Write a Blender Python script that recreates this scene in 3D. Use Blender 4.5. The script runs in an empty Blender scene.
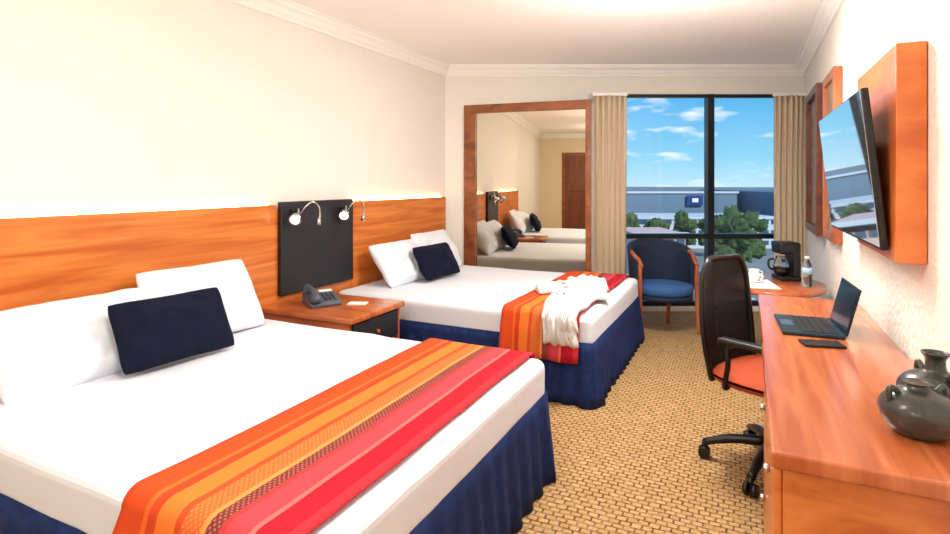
import bpy, bmesh, math, random
from mathutils import Vector, Matrix, noise
random.seed(3)
PSI = math.atan(273/560.0)
ZC = 1.33
H = 2.52
def lin(c):
    r=[]
    for v in c:
        v=v/255.0
        r.append(v/12.92 if v<=0.04045 else ((v+0.055)/1.055)**2.4)
    return (r[0],r[1],r[2],1.0)

# ---------------- materials ----------------
def new_mat(name):
    m=bpy.data.materials.new(name); m.use_nodes=True
    nt=m.node_tree; b=nt.nodes['Principled BSDF']
    return m,nt,b
def mat(name,col,rough=0.6,metal=0.0,bump=0.0,bscale=80,var=0.0,vscale=6,coat=0.0,spec=0.5,sheen=0.0):
    m,nt,b=new_mat(name)
    b.inputs['Base Color'].default_value=lin(col)
    b.inputs['Roughness'].default_value=rough
    b.inputs['Metallic'].default_value=metal
    b.inputs['Coat Weight'].default_value=coat
    b.inputs['Specular IOR Level'].default_value=spec
    b.inputs['Sheen Weight'].default_value=sheen
    tc=nt.nodes.new('ShaderNodeTexCoord')
    if var>0:
        n=nt.nodes.new('ShaderNodeTexNoise'); n.inputs['Scale'].default_value=vscale; n.inputs['Detail'].default_value=5
        nt.links.new(tc.outputs['Object'],n.inputs['Vector'])
        r=nt.nodes.new('ShaderNodeValToRGB')
        c=lin(col)
        r.color_ramp.elements[0].position=0.3; r.color_ramp.elements[1].position=0.7
        r.color_ramp.elements[0].color=(c[0]*(1-var),c[1]*(1-var),c[2]*(1-var),1)
        r.color_ramp.elements[1].color=(min(1,c[0]*(1+var)),min(1,c[1]*(1+var)),min(1,c[2]*(1+var)),1)
        nt.links.new(n.outputs['Fac'],r.inputs['Fac']); nt.links.new(r.outputs['Color'],b.inputs['Base Color'])
    if bump>0:
        n=nt.nodes.new('ShaderNodeTexNoise'); n.inputs['Scale'].default_value=bscale; n.inputs['Detail'].default_value=4
        nt.links.new(tc.outputs['Object'],n.inputs['Vector'])
        bp=nt.nodes.new('ShaderNodeBump'); bp.inputs['Strength'].default_value=bump; bp.inputs['Distance'].default_value=0.02
        nt.links.new(n.outputs['Fac'],bp.inputs['Height']); nt.links.new(bp.outputs['Normal'],b.inputs['Normal'])
    return m
def wood(name,c1,c2,scale=(2,1,30),rough=0.35,coat=0.2):
    m,nt,b=new_mat(name)
    tc=nt.nodes.new('ShaderNodeTexCoord'); mp=nt.nodes.new('ShaderNodeMapping'); mp.inputs['Scale'].default_value=scale
    n=nt.nodes.new('ShaderNodeTexNoise'); n.inputs['Scale'].default_value=1.6; n.inputs['Detail'].default_value=9; n.inputs['Distortion'].default_value=0.8
    r=nt.nodes.new('ShaderNodeValToRGB')
    r.color_ramp.elements[0].position=0.33; r.color_ramp.elements[1].position=0.62
    r.color_ramp.elements[0].color=lin(c1); r.color_ramp.elements[1].color=lin(c2)
    nt.links.new(tc.outputs['Object'],mp.inputs['Vector']); nt.links.new(mp.outputs['Vector'],n.inputs['Vector'])
    nt.links.new(n.outputs['Fac'],r.inputs['Fac']); nt.links.new(r.outputs['Color'],b.inputs['Base Color'])
    b.inputs['Roughness'].default_value=rough; b.inputs['Coat Weight'].default_value=coat; b.inputs['Coat Roughness'].default_value=0.12
    return m
def emis(name,col,st):
    m,nt,b=new_mat(name)
    b.inputs['Base Color'].default_value=lin(col); b.inputs['Emission Color'].default_value=lin(col); b.inputs['Emission Strength'].default_value=st
    return m

M_wall=mat('wall_plaster',(241,237,228),0.85,bump=0.45,bscale=40)
M_ceil=mat('ceiling_paint',(253,252,249),0.9)
M_trim=mat('trim_paint',(251,250,246),0.6)
M_rear=mat('rear_wall_paint',(232,216,186),0.85)
M_sheet=mat('white_linen',(228,232,242),0.8,bump=0.12,bscale=9)
M_pillow=mat('pillow_cotton',(228,232,242),0.8,bump=0.15,bscale=12)
M_robe=mat('terry_robe',(240,240,242),0.95,bump=0.5,bscale=160)
M_navy=mat('navy_fabric',(8,16,40),0.85,bump=0.3,bscale=200,spec=0.2)
M_skirt=mat('blue_bed_skirt',(25,43,92),0.75,bump=0.2,bscale=150,var=0.3,vscale=25,spec=0.2)
M_head=wood('headboard_wood',(190,94,28),(222,132,58),(1.2,0.8,12),0.33,0.2)
M_desk=wood('desk_wood',(172,84,42),(202,116,70),(12,0.8,1.2),0.24,0.5)
M_deskf=wood('desk_front_wood',(186,92,38),(216,126,62),(3,1.5,10),0.33,0.25)
M_night=wood('nightstand_wood',(160,76,30),(198,108,50),(1.5,12,1.5),0.28,0.35)
M_frame=wood('mirror_frame_wood',(118,62,30),(160,92,48),(3,3,6),0.38,0.2)
M_pframe=wood('picture_frame_wood',(78,36,22),(108,54,32),(3,3,6),0.4,0.2)
M_door=wood('rear_door_wood',(104,50,28),(132,68,38),(8,8,1),0.45,0.1)
M_cherry=wood('cherry_wood',(152,72,36),(190,104,58),(6,6,1.5),0.3,0.3)
M_panel=wood('tv_panel_wood',(202,96,36),(228,130,62),(2,2,5),0.33,0.2)
M_leather=mat('black_panel_leather',(24,25,33),0.5,bump=0.2,bscale=120)
M_black=mat('black_plastic',(13,13,16),0.4)
M_alu=mat('window_black_frame',(18,19,22),0.35)
M_chrome=mat('brushed_chrome',(205,205,208),0.22,metal=1.0)
M_blueseat=mat('blue_upholstery',(44,88,144),0.8,bump=0.3,bscale=200)
M_darkblue=mat('dark_blue_upholstery',(16,32,58),0.8,bump=0.3,bscale=200)
M_orange=mat('orange_seat_fabric',(196,80,42),0.8,bump=0.3,bscale=200)
M_clay=mat('dark_glazed_clay',(58,60,53),0.33,bump=0.4,bscale=14,var=0.45,vscale=9,coat=0.2)
M_paper=mat('paper_white',(240,240,238),0.8)
M_grey=mat('phone_grey',(74,86,100),0.4)
M_mirror=mat('mirror_glass',(214,206,190),0.01,metal=1.0)
M_keys=mat('key_black',(28,30,34),0.5)
M_laptop=mat('laptop_teal_black',(22,52,66),0.25)
def curtain_mat():
    m,nt,b=new_mat('beige_curtain'); b.inputs['Base Color'].default_value=lin((246,228,200)); b.inputs['Roughness'].default_value=0.85
    t=nt.nodes.new('ShaderNodeBsdfTranslucent'); t.inputs['Color'].default_value=lin((248,226,194))
    mx=nt.nodes.new('ShaderNodeMixShader'); mx.inputs[0].default_value=0.3
    tc=nt.nodes.new('ShaderNodeTexCoord'); n=nt.nodes.new('ShaderNodeTexNoise'); n.inputs['Scale'].default_value=150; bp=nt.nodes.new('ShaderNodeBump'); bp.inputs['Strength'].default_value=0.2; bp.inputs['Distance'].default_value=0.01
    nt.links.new(tc.outputs['Object'],n.inputs['Vector']); nt.links.new(n.outputs['Fac'],bp.inputs['Height']); nt.links.new(bp.outputs['Normal'],b.inputs['Normal'])
    nt.links.new(b.outputs[0],mx.inputs[1]); nt.links.new(t.outputs[0],mx.inputs[2]); nt.links.new(mx.outputs[0],nt.nodes['Material Output'].inputs[0])
    return m
M_curt=curtain_mat()

def glass_mat():
    m=bpy.data.materials.new('window_glass'); m.use_nodes=True; nt=m.node_tree; nt.nodes.clear()
    o=nt.nodes.new('ShaderNodeOutputMaterial'); t=nt.nodes.new('ShaderNodeBsdfTransparent'); g=nt.nodes.new('ShaderNodeBsdfGlossy')
    g.inputs['Roughness'].default_value=0.02
    t.inputs['Color'].default_value=(0.97,0.99,1,1)
    mx=nt.nodes.new('ShaderNodeMixShader'); mx.inputs[0].default_value=0.03
    nt.links.new(t.outputs[0],mx.inputs[1]); nt.links.new(g.outputs[0],mx.inputs[2]); nt.links.new(mx.outputs[0],o.inputs[0])
    return m
M_glass=glass_mat()
def clear_mat():
    m,nt,b=new_mat('clear_glass'); b.inputs['Transmission Weight'].default_value=1.0; b.inputs['Roughness'].default_value=0.03; b.inputs['IOR'].default_value=1.35
    return m
M_clear=clear_mat()
def screen_mat():
    m,nt,b=new_mat('tv_screen_gloss'); b.inputs['Base Color'].default_value=(0.7,0.74,0.78,1); b.inputs['Roughness'].default_value=0.03
    b.inputs['Metallic'].default_value=0.9; b.inputs['Coat Weight'].default_value=1.0; b.inputs['Coat IOR'].default_value=1.8; b.inputs['Coat Roughness'].default_value=0.02
    return m
M_screen=screen_mat()

def carpet():
    m,nt,b=new_mat('patterned_carpet'); N=nt.nodes.new; L=nt.links.new
    tc=N('ShaderNodeTexCoord'); 
    nz=N('ShaderNodeTexNoise'); nz.inputs['Scale'].default_value=7
    L(tc.outputs['Object'],nz.inputs['Vector'])
    mixv=N('ShaderNodeVectorMath'); mixv.operation='MULTIPLY_ADD'; mixv.inputs[1].default_value=(0.02,0.03,0)
    L(nz.outputs['Color'],mixv.inputs[0]); L(tc.outputs['Object'],mixv.inputs[2])
    mp=N('ShaderNodeMapping'); L(mixv.outputs[0],mp.inputs['Vector'])
    br=N('ShaderNodeTexBrick'); br.inputs['Scale'].default_value=1.0
    br.inputs['Brick Width'].default_value=0.042; br.inputs['Row Height'].default_value=0.030; br.inputs['Mortar Size'].default_value=0.0068; br.inputs['Mortar Smooth'].default_value=0.9
    br.inputs['Color1'].default_value=lin((204,168,120)); br.inputs['Color2'].default_value=lin((184,146,98)); br.inputs['Mortar'].default_value=lin((96,60,34))
    L(mp.outputs[0],br.inputs['Vector'])
    n3=N('ShaderNodeTexNoise'); n3.inputs['Scale'].default_value=30; L(tc.outputs['Object'],n3.inputs['Vector'])
    rr=N('ShaderNodeValToRGB'); rr.color_ramp.elements[0].position=0.44; rr.color_ramp.elements[1].position=0.60; L(n3.outputs['Fac'],rr.inputs[0])
    mz=N('ShaderNodeMix'); mz.data_type='RGBA'; mz.inputs[7].default_value=lin((184,148,102))
    mm=N('ShaderNodeMath'); mm.operation='MULTIPLY'; mm.inputs[1].default_value=0.6; L(rr.outputs[0],mm.inputs[0]); L(mm.outputs[0],mz.inputs[0]); L(br.outputs['Color'],mz.inputs[6])
    n2=N('ShaderNodeTexNoise'); n2.inputs['Scale'].default_value=200; L(tc.outputs['Object'],n2.inputs['Vector'])
    mx=N('ShaderNodeMix'); mx.data_type='RGBA'; mx.blend_type='OVERLAY'; mx.inputs[0].default_value=0.6
    L(mz.outputs[2],mx.inputs[6]); L(n2.outputs['Fac'],mx.inputs[7]); L(mx.outputs[2],b.inputs['Base Color'])
    bp=N('ShaderNodeBump'); bp.inputs['Strength'].default_value=0.5; bp.inputs['Distance'].default_value=0.01; L(n2.outputs['Fac'],bp.inputs['Height']); L(bp.outputs[0],b.inputs['Normal'])
    b.inputs['Roughness'].default_value=0.95; b.inputs['Specular IOR Level'].default_value=0.1
    return m
M_carpet=carpet()

def runner_mat():
    m,nt,b=new_mat('striped_runner'); N=nt.nodes.new; L=nt.links.new
    uv=N('ShaderNodeUVMap'); sp=N('ShaderNodeSeparateXYZ'); L(uv.outputs[0],sp.inputs[0])
    r=N('ShaderNodeValToRGB'); cr=r.color_ramp; cr.interpolation='CONSTANT'
    st=[(0,(212,74,28)),(0.16,(228,104,40)),(0.19,(206,66,30)),(0.25,(232,120,46)),(0.37,(202,76,36)),(0.41,(214,100,46)),(0.52,(234,142,74)),(0.55,(120,48,54)),(0.62,(186,56,58)),(0.65,(204,66,74)),(0.77,(226,104,98)),(0.80,(178,20,38)),(0.93,(200,44,54))]
    cr.elements[0].position=0; cr.elements[0].color=lin(st[0][1]); cr.elements[1].position=st[1][0]; cr.elements[1].color=lin(st[1][1])
    for p,c in st[2:]:
        e=cr.elements.new(p); e.color=lin(c)
    L(sp.outputs[0],r.inputs[0])
    def math_(op,a,bv=None):
        n=N('ShaderNodeMath'); n.operation=op
        if isinstance(a,(int,float)): n.inputs[0].default_value=a
        else: L(a,n.inputs[0])
        if bv is not None:
            if isinstance(bv,(int,float)): n.inputs[1].default_value=bv
            else: L(bv,n.inputs[1])
        return n.outputs[0]
    su=math_('SINE',math_('MULTIPLY',sp.outputs[0],2*math.pi*34)); sv=math_('SINE',math_('MULTIPLY',sp.outputs[1],2*math.pi*60))
    d=math_('GREATER_THAN',math_('MULTIPLY',su,sv),0.4)
    band=N('ShaderNodeValToRGB'); bc=band.color_ramp; bc.interpolation='CONSTANT'; bc.elements[0].color=(0,0,0,1); bc.elements[1].position=0.41; bc.elements[1].color=(0.8,0.8,0.8,1)
    for p,v in [(0.52,0),(0.55,0.7),(0.62,0)]:
        e=bc.elements.new(p); e.color=(v,v,v,1)
    L(sp.outputs[0],band.inputs[0])
    f=math_('MULTIPLY',math_('MULTIPLY',d,band.outputs[0]),0.5)
    mx=N('ShaderNodeMix'); mx.data_type='RGBA'; mx.inputs[7].default_value=lin((236,166,88)); L(f,mx.inputs[0]); L(r.outputs[0],mx.inputs[6])
    wv=math_('SINE',math_('MULTIPLY',sp.outputs[0],2*math.pi*90))
    L(mx.outputs[2],b.inputs['Base Color'])
    bp=N('ShaderNodeBump'); bp.inputs['Strength'].default_value=0.25; bp.inputs['Distance'].default_value=0.003; L(wv,bp.inputs['Height']); L(bp.outputs[0],b.inputs['Normal'])
    b.inputs['Roughness'].default_value=0.8; b.inputs['Specular IOR Level'].default_value=0.2
    return m
M_runner=runner_mat()

# ---------------- geometry helpers ----------------
def link(o,parent=None):
    bpy.context.scene.collection.objects.link(o)
    if parent: o.parent=parent
    return o
def group(name,loc=(0,0,0),rz=0):
    e=bpy.data.objects.new(name,None); e.location=loc; e.rotation_euler=(0,0,rz); e.empty_display_size=0.1
    return link(e)
def mesh(name,verts,faces,m,parent=None,smooth=False,loc=None,rot=None):
    me=bpy.data.meshes.new(name); me.from_pydata([tuple(v) for v in verts],[],faces); me.update()
    me.materials.append(m)
    if smooth:
        for p in me.polygons: p.use_smooth=True
    o=bpy.data.objects.new(name,me)
    if loc: o.location=loc
    if rot: o.rotation_euler=rot
    return link(o,parent)
def boxes(name,lst,m,parent=None,bevel=0,loc=None,rot=None,seg=2):
    vs=[];fs=[]
    for (x0,x1,y0,y1,z0,z1) in lst:
        k=len(vs)
        vs+=[(x0,y0,z0),(x1,y0,z0),(x1,y1,z0),(x0,y1,z0),(x0,y0,z1),(x1,y0,z1),(x1,y1,z1),(x0,y1,z1)]
        fs+=[tuple(k+i for i in f) for f in [(0,3,2,1),(4,5,6,7),(0,1,5,4),(1,2,6,5),(2,3,7,6),(3,0,4,7)]]
    o=mesh(name,vs,fs,m,parent,loc=loc,rot=rot)
    if bevel>0:
        b=o.modifiers.new('bevel','BEVEL'); b.width=bevel; b.segments=seg; b.limit_method='ANGLE'
        for p in o.data.polygons: p.use_smooth=True
        w=o.modifiers.new('wn','WEIGHTED_NORMAL'); w.keep_sharp=True
    return o
def box(name,x0,x1,y0,y1,z0,z1,m,parent=None,bevel=0,**k): return boxes(name,[(x0,x1,y0,y1,z0,z1)],m,parent,bevel,**k)
def prism(name,poly,z0,z1,m,parent=None):
    n=len(poly); vs=[(x,y,z0) for x,y in poly]+[(x,y,z1) for x,y in poly]
    fs=[tuple(range(n))[::-1],tuple(range(n,2*n))]+[(i,(i+1)%n,n+(i+1)%n,n+i) for i in range(n)]
    return mesh(name,vs,fs,m,parent)
def sweep(name,pts,r,m,parent=None,seg=10,res=6,closed=False,flat=1.0):
    P=[Vector(p) for p in pts]
    if len(P)>2 and res>1:
        Q=[]; n=len(P)
        rng=n if closed else n-1
        for i in range(rng):
            p0=P[(i-1)%n] if (closed or i>0) else P[0]; p1=P[i]; p2=P[(i+1)%n]; p3=P[(i+2)%n] if (closed or i+2<n) else P[-1]
            for k in range(res):
                t=k/res
                Q.append(0.5*((2*p1)+(-p0+p2)*t+(2*p0-5*p1+4*p2-p3)*t*t+(-p0+3*p1-3*p2+p3)*t**3))
        if not closed: Q.append(P[-1])
        P=Q
    n=len(P); vs=[];fs=[]; up=None
    for i in range(n):
        if closed: t=(P[(i+1)%n]-P[i-1]).normalized()
        else: t=(P[min(i+1,n-1)]-P[max(i-1,0)]).normalized()
        if up is None:
            up=Vector((0,0,1)) if abs(t.z)<0.9 else Vector((1,0,0))
        a=(up-t*up.dot(t)).normalized(); up=a; b=t.cross(a)
        rr=r[min(int(i*len(r)/n),len(r)-1)] if isinstance(r,(list,tuple)) else r
        for k in range(seg):
            an=2*math.pi*k/seg; vs.append(P[i]+a*math.cos(an)*rr*flat+b*math.sin(an)*rr)
    for i in range(n if closed else n-1):
        for k in range(seg):
            j=(i+1)%n
            fs.append((i*seg+k,i*seg+(k+1)%seg,j*seg+(k+1)%seg,j*seg+k))
    if not closed:
        fs.append(tuple(range(seg))[::-1]); fs.append(tuple((n-1)*seg+k for k in range(seg)))
    return mesh(name,vs,fs,m,parent,smooth=True)
def cone(name,p0,p1,r0,r1,m,parent=None,seg=20):
    p0=Vector(p0);p1=Vector(p1);t=(p1-p0).normalized(); up=Vector((0,0,1)) if abs(t.z)<0.9 else Vector((1,0,0))
    a=(up-t*up.dot(t)).normalized(); b=t.cross(a); vs=[]
    for p,r in((p0,r0),(p1,r1)):
        for k in range(seg):
            an=2*math.pi*k/seg; vs.append(p+a*math.cos(an)*r+b*math.sin(an)*r)
    fs=[(k,(k+1)%seg,seg+(k+1)%seg,seg+k) for k in range(seg)]+[tuple(range(seg))[::-1],tuple(range(seg,2*seg))]
    o=mesh(name,vs,fs,m,parent)
    for p in o.data.polygons:
        if len(p.vertices)==4: p.use_smooth=True
    return o
def lathe(name,prof,m,parent=None,seg=36,loc=None,sx=1,sy=1):
    vs=[];fs=[]
    for r,z in prof:
        for k in range(seg):
            a=2*math.pi*k/seg; vs.append((r*math.cos(a)*sx,r*math.sin(a)*sy,z))
    for i in range(len(prof)-1):
        for k in range(seg): fs.append((i*seg+k,i*seg+(k+1)%seg,(i+1)*seg+(k+1)%seg,(i+1)*seg+k))
    fs.append(tuple(range(seg))[::-1]); fs.append(tuple((len(prof)-1)*seg+k for k in range(seg)))
    return mesh(name,vs,fs,m,parent,smooth=True,loc=loc)
def sgrid(name,f,nu,nv,m,parent=None,thick=0,uvf=None):
    vs=[f(i/nu,j/nv) for j in range(nv+1) for i in range(nu+1)]
    fs=[(j*(nu+1)+i,j*(nu+1)+i+1,(j+1)*(nu+1)+i+1,(j+1)*(nu+1)+i) for j in range(nv) for i in range(nu)]
    o=mesh(name,vs,fs,m,parent,smooth=True)
    if uvf:
        uvl=o.data.uv_layers.new(name='UVMap')
        for l in o.data.loops:
            vi=l.vertex_index; i=vi%(nu+1); j=vi//(nu+1)
            uvl.data[l.index].uv=uvf(i/nu,j/nv)
    if thick:
        s=o.modifiers.new('thick','SOLIDIFY'); s.thickness=thick; s.offset=0
    return o
def pillow(name,c,w,h,t,tilt,m,yaw=0,roll=0,seed=0,crease=1.0):
    nu,nv=56,42; vs=[];fs=[]
    def pt(a,b,s):
        e=max(0,(1-abs(a)**2.2)*(1-abs(b)**2.2)); th=t*0.5*e**0.5
        k=1-0.07*(abs(a)*abs(b))**4
        x=a*w/2*(1-0.06*(1-b*b)*abs(a)**3)*k; y=b*h/2*(1-0.08*(1-a*a)*abs(b)**3)*k
        nn=noise.noise(Vector((a*1.9+seed,b*1.9,s*3)))*0.026+noise.noise(Vector((a*4.5+seed,b*4.5,s*7)))*0.014*crease
        rid=(1-abs(noise.noise(Vector((a*2.6+seed*3,b*1.6-a*1.2,s*5)))))**6*0.014*crease
        return Vector((x,y,s*(th+(nn-rid)*e**0.5)))
    N1=(nu+1)*(nv+1)
    def rm(q):
        q=-1+2*q; return math.sin(q*math.pi/2)
    for s in (1,-1):
        for j in range(nv+1):
            for i in range(nu+1): 
                vs.append(pt(rm(i/nu),rm(j/nv),s))
    for j in range(nv):
        for i in range(nu):
            q=(j*(nu+1)+i,j*(nu+1)+i+1,(j+1)*(nu+1)+i+1,(j+1)*(nu+1)+i)
            fs.append(q); fs.append(tuple(N1+k for k in q[::-1]))
    o=mesh(name,vs,fs,m,smooth=True)
    bm=bmesh.new(); bm.from_mesh(o.data); bmesh.ops.remove_doubles(bm,verts=bm.verts,dist=0.0003); bm.to_mesh(o.data); bm.free()
    for p in o.data.polygons: p.use_smooth=True
    th=math.radians(tilt)
    X=Vector((0,1,0)); Y=Vector((-math.cos(th),0,math.sin(th))); Z=X.cross(Y)
    R=Matrix((X,Y,Z)).transposed().to_4x4()
    R=Matrix.Rotation(math.radians(yaw),4,'Z')@R@Matrix.Rotation(math.radians(roll),4,'Z')
    o.matrix_world=Matrix.Translation(c)@R
    return o

# ---------------- room shell ----------------
XL,XR,YR=-2.80,0.52,-3.3
A=Vector((XL,5.04)); c,s=math.cos(PSI),math.sin(PSI)
B=(XR,5.04+(XR-XL)*math.tan(PSI)); TW=(XR-XL)/c
poly=[(XL-0.1,YR-0.1),(XR+0.1,YR-0.1),(XR+0.1,B[1]+0.12),(XR,B[1]+0.1),(XL-0.1,5.1)]
prism('floor',poly,-0.1,0.0,M_carpet)
prism('ceiling',poly,H,H+0.1,M_ceil)
box('wall_left',XL-0.1,XL,YR-0.1,5.14,0,H,M_wall)
box('wall_right',XR,XR+0.1,YR-0.1,B[1]+0.12,0,H,M_wall)
DX=-1.75
boxes('wall_rear',[(XL,DX-0.5,YR-0.1,YR,0,H),(DX+0.5,XR,YR-0.1,YR,0,H),(DX-0.5,DX+0.5,YR-0.1,YR,2.06,H)],M_rear)
W0,W1=1.60,TW-0.08
boxes('wall_back',[(0,W0,0,0.14,0,H),(W0,W1,0,0.14,2.235,H),(W1,TW,0,0.14,0,H),(W0,W1,0,0.14,0,0.05)],M_wall,loc=(A.x,A.y,0),rot=(0,0,PSI))
def crown(name,length,loc,rz):
    prof=[(0,-0.105),(-0.018,-0.105),(-0.022,-0.085),(-0.035,-0.075),(-0.05,-0.045),(-0.075,-0.03),(-0.08,-0.012),(-0.1,-0.012),(-0.1,0),(0,0)]
    n=len(prof); vs=[(x,y,z) for x in (0,length) for y,z in prof]
    fs=[(i,(i+1)%n,n+(i+1)%n,n+i) for i in range(n)]+[tuple(range(n))[::-1],tuple(range(n,2*n))]
    return mesh(name,vs,fs,M_trim,loc=loc,rot=(0,0,rz))
crown('trim_1',5.04-YR,(XL,YR,H),math.pi/2)
crown('trim_2',TW,(A.x,A.y,H),PSI)
crown('trim_3',B[1]-YR,(XR,B[1],H),-math.pi/2)
crown('trim_4',XR-XL,(XR,YR,H),math.pi)
box('baseboard_left',XL,XL+0.012,YR,0.5,0,0.09,M_trim)
box('baseboard_right',XR-0.012,XR,YR,B[1],0,0.09,M_trim)
d=group('door_1',(DX,YR,0))
box('door_leaf',-0.42,0.42,-0.07,-0.025,0.01,1.98,M_door,d,0.004)
boxes('door_casing',[(-0.495,-0.42,-0.095,-0.002,0,2.055),(0.42,0.495,-0.095,-0.002,0,2.055),(-0.42,0.42,-0.095,-0.002,1.98,2.055)],M_frame,d)
boxes('door_panels',[(-0.30,0.30,-0.025,-0.015,1.1,1.8),(-0.30,0.30,-0.025,-0.015,0.2,0.95)],M_door,d,0.005)
cone('door_knob',(0.35,-0.025,1.0),(0.35,0.03,1.0),0.02,0.028,M_chrome,d)

# window
w=group('window_1',(A.x,A.y,0),PSI)
fr=[(W0,W1,0.02,0.09,2.205,2.235),(W0,W1,0.02,0.09,0.05,0.10),(W0,W1,0.01,0.10,0.745,0.795),
    (W0,W0+0.05,0.02,0.09,0.05,2.235),(W1-0.05,W1,0.02,0.09,0.05,2.235),(2.705,2.77,0.0,0.10,0.05,2.235)]
boxes('frame',fr,M_alu,w)
box('pane',W0,W1,0.05,0.056,0.06,2.22,M_glass,w)

# curtains
def curtain(name,t0,t1,y,z0,z1,waves,amp=0.04):
    g=group(name,(A.x,A.y,0),PSI)
    def f(u,v):
        a=2*math.pi*waves*u
        return (t0+(t1-t0)*u+0.006*math.sin(a*2+v*2), y+amp*math.sin(a+0.3*math.sin(v*4))*(1.0-0.25*v)+0.01*math.sin(u*9), z0+(z1-z0)*v)
    sgrid('cloth',f,waves*14,12,M_curt,g,0.006)
    box('curtain_rail',t0-0.01,t1+0.01,y-0.03,y+0.03,z1-0.01,z1+0.02,M_trim,g)
    return g
curtain('curtain',1.475,1.80,-0.22,0.02,2.19,6,0.03)
curtain('curtain',3.33,3.65,-0.12,0.02,2.205,6)

# mirrored closet panel
MA=math.radians(6.5)
cl=group('mirrored_closet_door',(-2.62,5.135,0),MA)
Wm=1.285; ZT=2.115
boxes('frame',[(0,0.125,-0.03,0.03,0.0,ZT),(Wm-0.05,Wm,-0.03,0.03,0,ZT),(0.125,Wm-0.05,-0.03,0.03,ZT-0.085,ZT),(0.125,Wm-0.05,-0.03,0.03,0,0.1)],M_frame,cl,0.004)
box('mirror_panel',0.123,Wm-0.048,0.0,0.012,0.09,ZT-0.08,M_mirror,cl)
box('side_panel',Wm-0.02,Wm,0.03,0.17,0,ZT,M_wall,cl)
prism('closet_top',[(0.15,0.03),(Wm,0.03),(Wm,0.17),(0.5,0.17)],ZT-0.02,ZT,M_wall,cl)

# ---------------- headboard etc ----------------
hb=group('headboard',(XL+0.004,0,0))
boxes('wood_panels',[(0,0.045,0.55,2.70,0.5,1.18),(0,0.045,3.47,4.97,0.5,1.18),(0,0.04,2.70,3.47,0.5,1.15)],M_head,hb,0.004)
box('black_panel',0.04,0.075,2.715,3.455,0.585,1.20,M_leather,hb,0.008)
boxes('led_strip',[(0.004,0.014,0.6,2.66,1.1795,1.186),(0.004,0.014,3.5,4.93,1.1795,1.186)],emis('warm_led',(255,214,150),14),hb)
M_bulb=emis('lamp_bulb',(255,240,210),6)
def lamp(y):
    g=group('reading_lamp',(XL+0.08,y,1.12))
    boxes('mount_plate',[(0,0.018,-0.05,0.05,-0.03,0.03)],M_black,g,0.006)
    cone('spot_head',(0.055,-0.04,-0.01),(0.085,-0.095,-0.035),0.024,0.040,M_chrome,g)
    cone('spot_back',(0.04,-0.015,0.0),(0.055,-0.04,-0.01),0.014,0.024,M_chrome,g)
    cone('spot_bulb',(0.084,-0.093,-0.034),(0.0858,-0.0965,-0.0357),0.030,0.030,M_bulb,g)
    sweep('spot_arm',[(0.015,0,0.01),(0.03,-0.005,0.03),(0.045,-0.02,0.01)],0.006,M_chrome,g)
    sweep('gooseneck',[(0.015,0.03,0.0),(0.05,0.05,0.05),(0.07,0.09,0.075),(0.085,0.13,0.04),(0.09,0.135,-0.02),(0.09,0.125,-0.05)],0.006,M_chrome,g)
    cone('reading_head',(0.09,0.127,-0.035),(0.09,0.12,-0.085),0.012,0.017,M_chrome,g)
lamp(2.84); lamp(3.33)

# ---------------- beds ----------------
def bed(y0,y1):
    g=group('bed',(0,0,0))
    xh,xf=-2.745,-0.82; zt=0.53
    box('mattress_base',xh,xf-0.04,y0+0.04,y1-0.04,0.0,0.34,M_skirt,g)
    d=boxes('sheet',[(xh,xf,y0,y1,0.335,zt)],M_sheet,g)
    bv=d.modifiers.new('b','BEVEL'); bv.width=0.045; bv.segments=5
    sb=d.modifiers.new('s','SUBSURF'); sb.subdivision_type='SIMPLE'; sb.levels=4; sb.render_levels=4
    tx=bpy.data.textures.new('cl','CLOUDS'); tx.noise_scale=0.3
    dp=d.modifiers.new('d','DISPLACE'); dp.texture=tx; dp.strength=0.018; dp.mid_level=0.75
    for p in d.data.polygons: p.use_smooth=True
    path=[(xh+0.02,y0+0.012),(xf-0.012,y0+0.012),(xf-0.012,y1-0.012),(xh+0.02,y1-0.012)]
    segs=[]; tot=0
    for a,b in zip(path[:-1],path[1:]):
        l=math.dist(a,b); segs.append((a,b,tot,l)); tot+=l
    nrm=[(0,-1),(1,0),(0,1)]
    def f(u,v):
        dd=u*tot
        for k,(a,b,t0,l) in enumerate(segs):
            if dd<=t0+l+1e-6: break
        q=min(1,(dd-t0)/l); x=a[0]+(b[0]-a[0])*q; y=a[1]+(b[1]-a[1])*q
        w=(1-v)
        ex=0.006+0.036*w
        off=ex+0.010*w*math.sin(dd*55+0.7*math.sin(dd*7))+0.012*w*noise.noise(Vector((dd*6,0,1)))
        n=nrm[k]; nx,ny=n
        cd=0.06
        if k<2 and l-(dd-t0)<cd:
            m=nrm[k+1]; t=0.5*(1-(l-(dd-t0))/cd); nx=n[0]*(1-t)+m[0]*t; ny=n[1]*(1-t)+m[1]*t; ln=math.hypot(nx,ny)*0.8; nx/=ln; ny/=ln
        if k>0 and (dd-t0)<cd:
            m=nrm[k-1]; t=0.5*(1-(dd-t0)/cd); nx=n[0]*(1-t)+m[0]*t; ny=n[1]*(1-t)+m[1]*t; ln=math.hypot(nx,ny)*0.8; nx/=ln; ny/=ln
        return (x+nx*off,y+ny*off,0.004+v*(0.375-0.004))
    sgrid('bed_skirt',f,460,6,M_skirt,g,0.004)
    return g
BY0,BY1=0.90,2.45; CY0,CY1=3.27,4.85
bed(BY0,BY1); bed(CY0,CY1)
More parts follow.
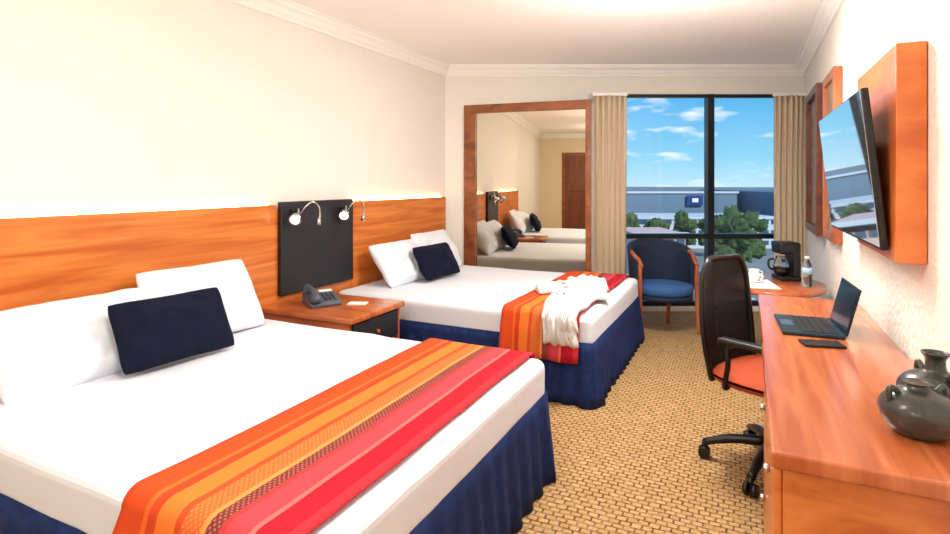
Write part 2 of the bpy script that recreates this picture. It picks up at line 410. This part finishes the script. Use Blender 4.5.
def runner(y0,y1,x0,x1,near,far):
    zt=0.541; o=0.014; rr=0.05
    pts=[(y0-o,near)]
    for k in range(7):
        a=math.pi-k/6*math.pi/2; pts.append((y0-o+rr+math.cos(a)*rr, zt-rr+math.sin(a)*rr))
    for k in range(7):
        a=math.pi/2-k/6*math.pi/2; pts.append((y1+o-rr+math.cos(a)*rr, zt-rr+math.sin(a)*rr))
    pts.append((y1+o,far))
    P=[]
    for a,b in zip(pts[:-1],pts[1:]):
        n=max(1,int(math.dist(a,b)/0.04))
        for k in range(n): P.append((a[0]+(b[0]-a[0])*k/n,a[1]+(b[1]-a[1])*k/n))
    P.append(pts[-1]); ln=[0]
    for a,b in zip(P[:-1],P[1:]): ln.append(ln[-1]+math.dist(a,b))
    nv=len(P)-1
    def f(u,v):
        j=int(round(v*nv)); y,z=P[j]
        wob=0.008*noise.noise(Vector((y*2,z*2,x0)))
        x=x0+(x1-x0)*u+wob
        out=0.004*(1+noise.noise(Vector((x*7,y*5,z*5))))
        if z<zt-0.06: 
            sgn=-1 if y<(y0+y1)/2 else 1
            return (x,y+sgn*(out+0.03*(zt-z)/0.3+0.008*(zt-z)/0.2*(1+math.sin(x*30))),z)
        return (x,y,z+out)
    return sgrid('bed_runner',f,24,nv,M_runner,None,0.006,lambda u,v:(u,ln[int(round(v*nv))]))
runner(BY0,BY1,-1.43,-0.885,0.24,0.36)
runner(CY0,CY1,-1.40,-0.90,0.26,0.33)

# pillows
pillow('pillow',(-2.52,1.42,0.665),0.74,0.42,0.21,50,M_pillow,seed=1)
pillow('pillow',(-2.55,2.01,0.71),0.64,0.43,0.19,60,M_pillow,seed=5,yaw=-3)
pillow('cushion',(-2.31,1.67,0.68),0.53,0.32,0.14,62,M_navy,seed=8,yaw=-6,crease=0.4)
pillow('pillow',(-2.53,3.84,0.68),0.66,0.40,0.19,54,M_pillow,seed=11)
pillow('pillow',(-2.55,4.44,0.70),0.64,0.42,0.18,60,M_pillow,seed=15)
pillow('cushion',(-2.33,4.06,0.675),0.53,0.31,0.14,60,M_navy,seed=18,yaw=-4,crease=0.4)

# ---------------- robe ----------------
rb=group('folded_bathrobe',(0,0,0))
def rsurf(x,q,extra):
    ye=CY0; top=0.555; y=4.15-q
    if y>ye-0.02: return Vector((x,y,top+extra))
    dd=(ye-0.02)-y
    return Vector((x,ye-0.055-extra,top-0.012-dd))
def robe_part(name,cx0,cx1,w0,w1,q0,q1,lift,seed,n=2.5):
    def f(u,v):
        a=-1+2*u; q=q0+(q1-q0)*v
        cx=cx0+(cx1-cx0)*v; w=w0+(w1-w0)*v+0.05*noise.noise(Vector((v*4,seed,2)))
        edge=max(0,(1-abs(a)**4)*(1-abs(2*v-1)**8))
        fold=0.030*abs(math.sin(a*n*2.4+seed+2.0*noise.noise(Vector((v*3,a*2,seed)))))+0.05*abs(noise.noise(Vector((a*3,v*6,seed+4))))
        return rsurf(cx+a*w/2, q+0.05*noise.noise(Vector((a*2,seed,5))), (lift+fold)*edge**0.6+0.004)
    return sgrid(name,f,60,70,M_robe,rb,0.006)
robe_part('body',-1.06,-1.0,0.32,0.22,0.14,1.08,0.025,1.0,3)
robe_part('lapel',-1.02,-0.95,0.18,0.11,0.08,1.02,0.045,4.3,2)
def sleeve(name,p0,p1,w,lift,seed):
    p0=Vector(p0);p1=Vector(p1); t=(p1-p0).normalized(); nn=Vector((-t.y,t.x))
    def f(u,v):
        a=-1+2*u; p=p0.lerp(p1,v)+nn*(a*w/2*(1+0.3*noise.noise(Vector((v*4,seed,1)))))
        e=max(0,(1-abs(a)**2.5))*(1-abs(2*v-1)**10)
        h=(lift+0.022*abs(math.sin(a*4+seed+v*3))+0.03*noise.noise(Vector((a*3,v*7,seed))))*e**0.6
        return Vector((p.x,p.y,0.556+h))
    sgrid(name,f,28,44,M_robe,rb,0.006)
sleeve('sleeve_left',(-1.05,3.93),(-1.34,3.74),0.15,0.045,2)
sleeve('sleeve_right',(-0.98,3.98),(-0.88,3.66),0.13,0.055,7)
sleeve('collar',(-1.18,3.94),(-0.92,4.06),0.15,0.06,9)
sweep('belt',[(-1.2,3.84,0.62),(-1.08,3.75,0.65),(-1.0,3.66,0.655),(-1.12,3.52,0.645),(-1.0,3.38,0.635),(-0.93,3.21,0.60),(-0.93,3.165,0.42)],0.014,M_robe,rb,seg=8,flat=0.5)

# ---------------- nightstand ----------------
ns=group('nightstand',(0,0,0))
x0,x1,y0,y1=-2.74,-2.02,2.54,3.10
box('top',x0,x1,y0,y1,0.515,0.55,M_night,ns,0.008)
boxes('carcass',[(x0+0.02,x1-0.03,y0+0.02,y0+0.045,0.06,0.515),(x0+0.02,x1-0.03,y1-0.045,y1-0.02,0.06,0.515),(x0+0.02,x1-0.03,y0+0.03,y1-0.03,0.06,0.09),(x0+0.02,x0+0.04,y0+0.03,y1-0.03,0.06,0.515),(x0+0.04,x1-0.04,y0+0.04,y1-0.04,0.3,0.32)],M_night,ns,0.003)
box('plinth',x0+0.04,x1-0.06,y0+0.04,y1-0.04,0,0.06,M_black,ns)
box('drawer_front',x1-0.045,x1-0.02,y0+0.05,y1-0.05,0.34,0.505,M_leather,ns,0.004)
cone('drawer_knob',(x1-0.02,2.82,0.42),(x1-0.005,2.82,0.42),0.010,0.012,M_night,ns)

ph=group('telephone',(-2.44,2.78,0.551),math.radians(60))
def wedge(name,w,dp,h0,h1,m,p,z=0,bev=0.01):
    vs=[(-w/2,-dp/2,z),(w/2,-dp/2,z),(w/2,dp/2,z),(-w/2,dp/2,z),(-w/2,-dp/2,z+h0),(w/2,-dp/2,z+h0),(w/2,dp/2,z+h1),(-w/2,dp/2,z+h1)]
    o=mesh(name,vs,[(0,3,2,1),(4,5,6,7),(0,1,5,4),(1,2,6,5),(2,3,7,6),(3,0,4,7)],m,p)
    b=o.modifiers.new('b','BEVEL'); b.width=bev; b.segments=3
    return o
wedge('phone_base',0.20,0.19,0.025,0.075,M_grey,ph)
for i in range(4):
    for j in range(3):
        yy=-0.06+i*0.028; zz=0.025+(yy+0.095)/0.19*0.05
        box('key_%d_%d'%(i,j),0.0+j*0.028,0.018+j*0.028,yy,yy+0.016,zz,zz+0.008,M_keys,ph,0.002)
sweep('handset',[(-0.065,-0.095,0.06),(-0.065,-0.05,0.085),(-0.065,0.0,0.095),(-0.065,0.05,0.102),(-0.065,0.095,0.105)],0.02,M_grey,ph)
cone('earpiece',(-0.065,-0.08,0.035),(-0.065,-0.08,0.08),0.032,0.026,M_grey,ph)
cone('mouthpiece',(-0.065,0.08,0.06),(-0.065,0.08,0.11),0.032,0.026,M_grey,ph)
box('display_screen',0.0,0.085,0.055,0.085,0.066,0.078,M_paper,ph,0.002)
box('note_card',-0.06,0.06,-0.04,0.04,0,0.004,M_paper,None,0,loc=(-2.25,2.90,0.5505),rot=(0,0,0.4))

# ---------------- desk & credenza ----------------
dk=group('desk',(0,0,0))
box('desk_top',0.05,0.505,2.345,3.45,0.675,0.715,M_desk,dk,0.006)
box('end_panel',0.08,0.50,3.40,3.435,0,0.675,M_deskf,dk,0.003)
box('modesty_panel',0.47,0.50,2.36,3.40,0.25,0.675,M_deskf,dk)
cr=group('credenza',(0,0,0))
box('credenza_top',0.045,0.507,1.40,2.335,0.695,0.735,M_desk,cr,0.008)
box('cabinet_body',0.07,0.50,1.43,2.32,0.06,0.695,M_deskf,cr,0.003)
box('plinth',0.09,0.50,1.45,2.30,0,0.06,M_black,cr)
boxes('drawer_fronts',[(0.052,0.07,1.44,1.87,0.08,0.27),(0.052,0.07,1.44,1.87,0.28,0.47),(0.052,0.07,1.44,1.87,0.48,0.685),(0.052,0.07,1.88,2.31,0.08,0.47),(0.052,0.07,1.88,2.31,0.48,0.685)],M_deskf,cr,0.004)
for i,(yy,zz) in enumerate([(1.655,0.175),(1.655,0.375),(1.655,0.58),(2.095,0.28),(2.095,0.58)]):
    cone('drawer_pull_%d'%i,(0.052,yy,zz),(0.036,yy,zz),0.009,0.012,M_chrome,cr)
# laptop
lt=group('laptop',(0.225,2.74,0.716),0.06)
box('laptop_base',-0.11,0.11,-0.16,0.16,0,0.015,M_laptop,lt,0.005)
for i in range(5):
    for j in range(11):
        box('key_%d_%d'%(i,j),-0.04+i*0.026,-0.018+i*0.026,-0.142+j*0.026,-0.12+j*0.026,0.015,0.018,M_keys,lt)
box('touchpad',-0.1,-0.055,-0.05,0.05,0.0145,0.0162,M_grey,lt)
th=math.radians(14)
box('lid',0,0.007,-0.16,0.16,0,0.19,M_black,lt,0.003,loc=(0.108,0,0.013),rot=(0,th,0))
box('screen',-0.0012,0.0,-0.15,0.15,0.012,0.182,mat('laptop_display',(10,34,44),0.15),lt,0,loc=(0.108,0,0.013),rot=(0,th,0))
box('tablet',-0.07,0.07,-0.04,0.04,0,0.009,M_black,None,0.003,loc=(0.25,2.47,0.716),rot=(0,0,0.25))

# clay jugs
def jug(name,loc,k,neck,handles):
    g=group(name,loc)
    pr=[(0.045,0),(0.062,0.008),(0.08,0.03),(0.09,0.06),(0.086,0.085),(0.066,0.108),(0.035,0.122),(0.026,0.13),(0.024,0.13+neck*0.6),(0.034,0.13+neck),(0.028,0.13+neck),(0.018,0.13+neck*0.6)]
    P=[]
    for i in range(len(pr)-1):
        p0=pr[max(i-1,0)];p1=pr[i];p2=pr[i+1];p3=pr[min(i+2,len(pr)-1)]
        for t in (0,0.33,0.66):
            P.append(tuple(0.5*((2*p1[q])+(-p0[q]+p2[q])*t+(2*p0[q]-5*p1[q]+4*p2[q]-p3[q])*t*t+(-p0[q]+3*p1[q]-3*p2[q]+p3[q])*t**3) for q in(0,1)))
    P=[(r*k,z*k) for r,z in P]
    lathe('body',P,M_clay,g)
    for i,a in enumerate(handles):
        ca,sa=math.cos(a),math.sin(a)
        sweep('handle_%d'%i,[(ca*r*k,sa*r*k,z*k) for r,z in [(0.052,0.112),(0.072,0.128),(0.08,0.112),(0.078,0.09)]],0.008*k,M_clay,g)
jug('clay_jug',(0.36,1.645,0.736),0.86,0.012,[0.5,3.6])
jug('clay_jug',(0.43,1.80,0.736),0.90,0.045,[1.9,5.0])

# ---------------- TV + panel ----------------
box('tv_wall_panel',0.435,0.518,2.25,2.97,1.065,1.785,M_panel,None,0.004)
tv=group('television',(0.375,2.885,1.375)); tv.rotation_euler=(0,math.radians(-6),math.radians(0.5))
box('housing',-0.004,0.02,-0.575,0.575,-0.28,0.28,M_black,tv,0.005)
box('screen',-0.0055,-0.0045,-0.568,0.568,-0.268,0.274,M_screen,tv)
box('rear_bump',0.02,0.035,-0.3,0.0,-0.15,0.1,M_black,tv,0.004)
box('wall_bracket',0.03,0.06,-0.2,-0.05,-0.1,0.1,M_black,tv)
M_art=mat('art_canvas',(150,120,96),0.7,var=0.5,vscale=7)
def picture(y0,y1,z0,z1,m,dp=0.06):
    g=group('framed_picture',(XR,0,0))
    t=0.06
    boxes('frame',[(-dp,-0.002,y0,y0+t,z0,z1),(-dp,-0.002,y1-t,y1,z0,z1),(-dp,-0.002,y0+t,y1-t,z0,z0+t),(-dp,-0.002,y0+t,y1-t,z1-t,z1)],m,g,0.003)
    box('canvas',-0.03,-0.004,y0+t,y1-t,z0+t,z1-t,M_art,g)
picture(4.05,4.60,0.95,2.04,M_cherry,0.05)
picture(4.80,5.65,0.93,2.06,M_pframe,0.07)

# ---------------- round table + items ----------------
rt=group('round_table',(0.16,4.50,0))
lathe('table_top',[(0.29,0.585),(0.32,0.59),(0.325,0.605),(0.32,0.62)],M_cherry,rt,48,sx=1,sy=1.35)
lathe('pedestal',[(0.03,0.02),(0.03,0.57),(0.09,0.585)],M_black,rt)
lathe('foot',[(0.2,0.0),(0.2,0.012),(0.05,0.035),(0.03,0.04)],M_black,rt)
box('place_mat',-0.22,0.02,-0.25,0.12,0,0.003,M_paper,None,0,loc=(0.13,4.45,0.6205),rot=(0,0,0.2))
cm=group('coffee_maker',(0.25,4.66,0.6205),math.radians(-160))
box('base',-0.07,0.07,-0.09,0.09,0,0.03,M_black,cm,0.008)
box('tower',-0.07,-0.02,-0.08,0.08,0.03,0.27,M_black,cm,0.01)
box('brew_head',-0.07,0.075,-0.08,0.08,0.19,0.275,M_black,cm,0.015)
lathe('carafe',[(0.035,0.032),(0.05,0.05),(0.054,0.09),(0.045,0.135),(0.034,0.155),(0.036,0.17)],M_clear,cm,24,loc=(0.035,0,0))
lathe('coffee',[(0.03,0.036),(0.046,0.05),(0.05,0.09)],mat('coffee_liquid',(40,20,10),0.1),cm,24,loc=(0.035,0,0))
sweep('carafe_handle',[(0.085,0,0.15),(0.12,0,0.14),(0.12,0,0.09),(0.09,0,0.07)],0.008,M_black,cm)
wb=group('water_bottle',(0.36,4.40,0.6205))
lathe('bottle',[(0.028,0),(0.032,0.01),(0.032,0.06),(0.029,0.07),(0.032,0.08),(0.032,0.14),(0.014,0.18),(0.013,0.19)],M_clear,wb,20)
lathe('label',[(0.0325,0.085),(0.0325,0.13)],mat('bottle_label',(170,200,225),0.5),wb,20)
lathe('cap',[(0.015,0.188),(0.015,0.205)],M_paper,wb,16)
def cup(x,y):
    g=group('coffee_cup',(x,y,0.624))
    lathe('bowl',[(0.02,0.008),(0.03,0.02),(0.038,0.06),(0.035,0.06),(0.028,0.022)],M_paper,g,24)
    lathe('saucer',[(0.03,0.0),(0.06,0.008),(0.058,0.011),(0.02,0.006)],M_paper,g,24)
    sweep('handle',[(0.035,0,0.05),(0.055,0,0.045),(0.05,0,0.025),(0.033,0,0.022)],0.004,M_paper,g)
cup(0.04,4.64); cup(0.04,4.44)

# ---------------- armchair ----------------
ac=group('armchair',(-0.68,5.22,0),math.radians(34))   # faces local -Y
lathe('seat_cushion',[(0.235,0.34),(0.255,0.36),(0.26,0.40),(0.245,0.425),(0.15,0.44),(0.02,0.445)],M_blueseat,ac,40,sy=0.98)
lathe('seat_rail',[(0.235,0.30),(0.25,0.305),(0.25,0.34),(0.235,0.342)],M_darkblue,ac,40)
def back(r0):
    def f(u,v):
        a=math.radians(-15)+u*math.radians(210)
        hmax=0.77-0.13*abs(2*u-1)**2.2
        z=0.38+(hmax-0.38)*v
        r=r0+0.035*v*math.sin(u*math.pi)
        return (r*math.cos(a),r*math.sin(a),z)
    return f
sgrid('backrest_shell',back(0.262),48,10,M_darkblue,ac,0.05)
rail=[]
for k in range(25):
    u=k/24; x,y,z=back(0.262)(u,1); rail.append((x*1.01,y*1.01,z+0.006))
full=rail
rail=[(full[0][0],full[0][1]-0.05,full[0][2]-0.05)]+full[:4]
sweep('wooden_arm_right',rail,0.017,M_cherry,ac,res=2)
rail=full[-4:]+[(full[-1][0],full[-1][1]-0.05,full[-1][2]-0.05)]
sweep('wooden_arm_left',rail,0.017,M_cherry,ac,res=2)
sweep('back_piping',full[3:-3],0.025,M_darkblue,ac,res=2)
for i,(x,y,tz) in enumerate([(-0.262,-0.10,0.62),(0.262,-0.10,0.62),(-0.17,0.20,0.40),(0.17,0.20,0.40)]):
    sweep('leg_%d'%(i+1),[(x*1.03,y*1.3,0.0),(x,y*1.05,0.3),(x*1.0,y,tz)],0.018,M_cherry,ac,res=4)

# ---------------- office chair ----------------
oc=group('office_chair',(0.10,2.92,0),math.radians(-28))  # faces local +X
def seatf(sg):
    def f(u,v):
        a=-1+2*u;b=-1+2*v
        x=a*math.sqrt(1-b*b/2.6)*0.235; y=b*math.sqrt(1-a*a/2.6)*0.245
        e=max(0,(1-a**6)*(1-b**6))
        return (x, y, 0.43+sg*0.035*e**0.5+(0.012*abs(b)**2 if sg>0 else 0)-0.02*max(0,a)**3)
    return f
sgrid('seat_cushion',seatf(1),24,24,M_orange,oc); sgrid('seat_underside',seatf(-1),24,24,M_orange,oc)
def bk(u,v):
    a=-1+2*u; w=0.215*(0.80+0.20*math.sin(math.pi*(0.15+0.8*v)))
    if v>0.85: w*=1-0.22*((v-0.85)/0.15)**2
    z=0.41+0.54*v
    return Vector((-0.235-0.07*math.sin(v*math.pi*1.0)*0.3-0.05*v**2+0.05*a*a, a*w, z))
def mesh_mat():
    m=bpy.data.materials.new('mesh_fabric'); m.use_nodes=True; nt=m.node_tree; b=nt.nodes['Principled BSDF']; b.inputs['Base Color'].default_value=lin((14,14,16)); b.inputs['Roughness'].default_value=0.7
    tr=nt.nodes.new('ShaderNodeBsdfTransparent'); mx=nt.nodes.new('ShaderNodeMixShader'); mx.inputs[0].default_value=0.14
    nt.links.new(b.outputs[0],mx.inputs[1]); nt.links.new(tr.outputs[0],mx.inputs[2]); nt.links.new(mx.outputs[0],nt.nodes['Material Output'].inputs[0]); return m
sgrid('mesh_back',bk,20,24,mesh_mat(),oc,0.004)
loop=[bk(0,k/10) for k in range(11)]+[bk(k/6,1) for k in range(1,6)]+[bk(1,1-k/10) for k in range(11)]+[bk(1-k/6,0) for k in range(1,6)]
sweep('back_frame',loop,0.013,M_black,oc,res=3,closed=True)
sweep('lumbar_spine',[(-0.05,0,0.385),(-0.2,0,0.37),(-0.29,0,0.42),(-0.30,0,0.6),(-0.285,0,0.72)],0.018,M_black,oc)
for sgn,nm in((1,'left'),(-1,'right')):
    sweep('armrest_loop_'+nm,[(-0.10,sgn*0.2,0.40),(-0.08,sgn*0.262,0.42),(-0.06,sgn*0.27,0.52),(-0.06,sgn*0.265,0.60),(-0.0,sgn*0.265,0.622),(0.10,sgn*0.265,0.615)],0.012,M_black,oc)
    box('armrest_pad_'+nm,-0.10,0.12,sgn*0.265-0.026,sgn*0.265+0.026,0.618,0.64,M_black,oc,0.01)
cone('gas_lift',(0,0,0.10),(0,0,0.40),0.022,0.03,M_black,oc)
cone('tilt_mechanism',(0,0,0.355),(0,0,0.40),0.08,0.1,M_black,oc)
cone('hub',(0,0,0.08),(0,0,0.15),0.045,0.035,M_black,oc)
for k in range(5):
    a=2*math.pi*k/5+math.radians(208); ca,sa=math.cos(a),math.sin(a)
    sweep('base_leg_%d'%(k+1),[(0.03*ca,0.03*sa,0.13),(0.17*ca,0.17*sa,0.115),(0.29*ca,0.29*sa,0.075)],[0.024,0.022,0.018],M_black,oc,res=4)
    px,py=0.29*ca,0.29*sa; tx_,ty_=-sa,ca
    for q,nm in((-1,'a'),(1,'b')):
        cone('caster_%d%s'%(k+1,nm),(px+tx_*q*0.008,py+ty_*q*0.008,0.028),(px+tx_*q*0.027,py+ty_*q*0.027,0.028),0.028,0.026,M_black,oc)
    cone('caster_stem_%d'%(k+1),(px,py,0.03),(px,py,0.08),0.008,0.012,M_black,oc)

# ---------------- added fill lights on the ceiling, out of view ----------------
M_fill_dome=emis('fill_dome_glow',(255,248,236),3.0)
def fill_lamp(x,y,e,ea):  # added to brighten the room: glowing dome with point and area light
    g=group('fill_lamp',(x,y,H))
    lathe('fill_dome',[(0.20,-0.02),(0.19,-0.05),(0.14,-0.075),(0.06,-0.09),(0.0,-0.092)],M_fill_dome,g,32)
    lathe('fill_rim',[(0.22,0.0),(0.22,-0.022),(0.2,-0.025)][::-1],M_chrome,g,32)
    l=bpy.data.lights.new('fill_point','POINT'); l.energy=e; l.shadow_soft_size=0.2; l.color=(1.0,0.96,0.90)
    o=bpy.data.objects.new('fill_point',l); o.location=(0,0,-0.6); link(o,g)
    l=bpy.data.lights.new('fill_area','AREA'); l.shape='DISK'; l.size=0.4; l.energy=ea; l.color=(1.0,0.96,0.90)
    o=bpy.data.objects.new('fill_area',l); o.location=(0,0,-0.11); link(o,g)
fill_lamp(-0.4,3.25,38,34); fill_lamp(-1.0,0.9,28,12); fill_lamp(-1.1,-1.5,32,12)

# ---------------- outside ----------------
G=-11.0
M_ground=mat('asphalt_ground',(132,138,132),0.9,var=0.25,vscale=0.1)
box('ground',-400,500,7.5,1500,G-0.5,G,M_ground)
M_b1=mat('grey_cladding',(104,132,150),0.5); M_b2=mat('blue_cladding',(78,104,126),0.4); M_b3=mat('pink_stucco',(218,186,176),0.8); M_b4=mat('pale_concrete',(200,210,214),0.8); M_win=mat('building_glass',(60,92,114),0.15)
M_sign=mat('sign_blue',(30,60,120),0.4)
def building(name,l0,l1,d0,d1,zt,m,rows=0,cols=0,band=None,fr=0.4):
    g=group(name,(0,0,0),PSI)
    box('mass',l0,l1,d0,d1,G,zt,m,g)
    lst=[]
    hh=(zt-G)
    for r in range(rows):
        z=G+hh*(r+0.35)/rows; z2=z+hh/rows*fr
        for q in range(cols):
            a=l0+(l1-l0)*(q+0.12)/cols; b=l0+(l1-l0)*(q+0.88)/cols
            lst.append((a,b,d0-0.15,d0+0.05,z,z2))
    if lst: boxes('glazing',lst,M_win,g)
    boxes('parapet',[(l0-0.3,l1+0.3,d0-0.3,d0+0.5,zt-0.35,zt+0.1)],band or M_b4,g)
    return g
building('office_building',30,58.5,125,150,-0.85,M_b1,0,0,M_b4)
building('office_building',60,100,112,150,-0.7,M_b2,4,9,M_b1)
building('office_building',30,57,104,118,-5.2,M_b4,3,12,M_b4)
building('apartment_building',16.5,21.8,58,66,-4.0,M_b3,3,5)
building('apartment_building',11.5,15.5,42,50,-6.9,M_b4,2,5)
building('apartment_building',18.2,21.6,44,50,-7.9,M_b3,2,4)
sg=group('building_sign',(0,0,0),PSI); box('sign_board',47,50.6,124.3,124.6,-3.9,-1.6,M_sign,sg,0.1); box('sign_emblem',48.1,49.5,124.0,124.25,-3.2,-2.3,M_paper,sg,0.1)
M_leaf=mat('tree_leaves',(62,92,48),0.9,var=0.6,vscale=3,bump=0.5,bscale=5)
M_bark=mat('tree_bark',(80,62,46),0.9)
def tree(l,dd,top,r,seed):
    g=group('tree',(l*c-dd*s,l*s+dd*c,G))
    hgt=top-G
    cone('trunk',(0,0,0),(0,0,hgt-r),0.35,0.2,M_bark,g)
    bm=bmesh.new(); rnd=random.Random(seed)
    for i in range(16):
        a=rnd.uniform(0,6.28); q=rnd.uniform(0,0.75)*r; z=hgt-r*rnd.uniform(0.3,1.7); rr=r*rnd.uniform(0.25,0.42)
        bmesh.ops.create_icosphere(bm,subdivisions=3,radius=rr,matrix=Matrix.Translation((q*math.cos(a),q*math.sin(a),z)))
    for v in bm.verts:
        n=noise.noise(v.co*1.6+Vector((seed,0,0)))*0.3+noise.noise(v.co*5+Vector((seed,0,0)))*0.3
        v.co+=Vector((v.co.x,v.co.y,v.co.z-hgt+r)).normalized()*n*r*0.6
    me=bpy.data.meshes.new('foliage'); bm.to_mesh(me); bm.free(); me.materials.append(M_leaf)
    link(bpy.data.objects.new('foliage',me),g)
for i,(l,dd,top,r) in enumerate([(28.2,62,-1.3,3.2),(32.5,68,-2.8,2.8),(23.5,84,-3.5,2.6),(28.3,88,-3.9,2.6),(33.4,90,-3.6,2.6),(38.7,92,-4.1,2.6),(24.6,54,-5.6,1.8),(19.5,35,-8.4,1.3),(13.5,34,-9.0,1.1)]):
    tree(l,dd,top,r,i+1)
def car(l,dd,col,i):
    g=group('parked_car',(l*c-dd*s,l*s+dd*c,G),PSI+0.3)
    m=mat('car_paint_%d'%i,col,0.3,coat=0.5)
    box('body',-2.1,2.1,-0.85,0.85,0.3,0.85,m,g,0.15); box('cabin',-1.1,1.2,-0.75,0.75,0.85,1.4,M_win,g,0.2)
    for x in(-1.3,1.3):
        for y in(-0.86,0.66): cone('wheel_%d_%d'%(x*10,y*100),(x,y,0.32),(x,y+0.2,0.32),0.32,0.32,M_black,g)
for i,(l,dd,col) in enumerate([(17.0,39,(220,220,222)),(23,40,(60,90,150)),(16.3,33,(200,60,50)),(27,46,(230,230,230)),(10.5,30,(60,60,64)),(24,47,(180,184,190))]): car(l,dd,col,i)

# ---------------- world ----------------
wd=bpy.data.worlds.new('World'); bpy.context.scene.world=wd; wd.use_nodes=True; nt=wd.node_tree; nt.nodes.clear()
N=nt.nodes.new; L=nt.links.new
out=N('ShaderNodeOutputWorld'); bg=N('ShaderNodeBackground'); tc=N('ShaderNodeTexCoord'); sp=N('ShaderNodeSeparateXYZ')
L(tc.outputs['Generated'],sp.inputs[0])
mr=N('ShaderNodeMapRange'); mr.inputs[1].default_value=-0.02; mr.inputs[2].default_value=0.5; L(sp.outputs[2],mr.inputs[0])
r=N('ShaderNodeValToRGB'); e=r.color_ramp.elements; e[0].position=0; e[0].color=lin((196,228,240)); e[1].position=1; e[1].color=lin((44,120,200))
x=r.color_ramp.elements.new(0.12); x.color=lin((140,206,236)); x=r.color_ramp.elements.new(0.34); x.color=lin((66,166,226))
L(mr.outputs[0],r.inputs[0])
mp=N('ShaderNodeMapping'); mp.inputs['Scale'].default_value=(3,3,11); mp.inputs['Location'].default_value=(0.4,0.9,0.35); L(tc.outputs['Generated'],mp.inputs[0])
nz=N('ShaderNodeTexNoise'); nz.inputs['Scale'].default_value=4.2; nz.inputs['Detail'].default_value=8; L(mp.outputs[0],nz.inputs['Vector'])
cr2=N('ShaderNodeValToRGB'); cr2.color_ramp.elements[0].position=0.53; cr2.color_ramp.elements[1].position=0.72; L(nz.outputs['Fac'],cr2.inputs[0])
mx=N('ShaderNodeMix'); mx.data_type='RGBA'; L(cr2.outputs[0],mx.inputs[0]); L(r.outputs[0],mx.inputs[6]); mx.inputs[7].default_value=(0.95,0.97,1,1)
L(mx.outputs[2],bg.inputs[0]); bg.inputs[1].default_value=1.1; L(bg.outputs[0],out.inputs[0])
sl=bpy.data.lights.new('sun','SUN'); sl.energy=3.2; sl.angle=0.01; sl.color=(1,0.96,0.9)
so=bpy.data.objects.new('sun',sl); so.rotation_euler=Vector((-0.55,0.55,-0.6)).to_track_quat('-Z','Y').to_euler(); link(so)

# ---------------- camera ----------------
cam=bpy.data.cameras.new('camera'); cam.sensor_width=36; cam.lens=36*560/950; cam.shift_y=-85/950; cam.clip_start=0.02; cam.clip_end=3000
co=bpy.data.objects.new('camera',cam); co.location=(0,0,ZC); co.rotation_euler=(math.pi/2,0,PSI); link(co)
sc=bpy.context.scene; sc.camera=co
sc.view_settings.view_transform='Standard'; sc.view_settings.look='None'; sc.view_settings.exposure=0.15
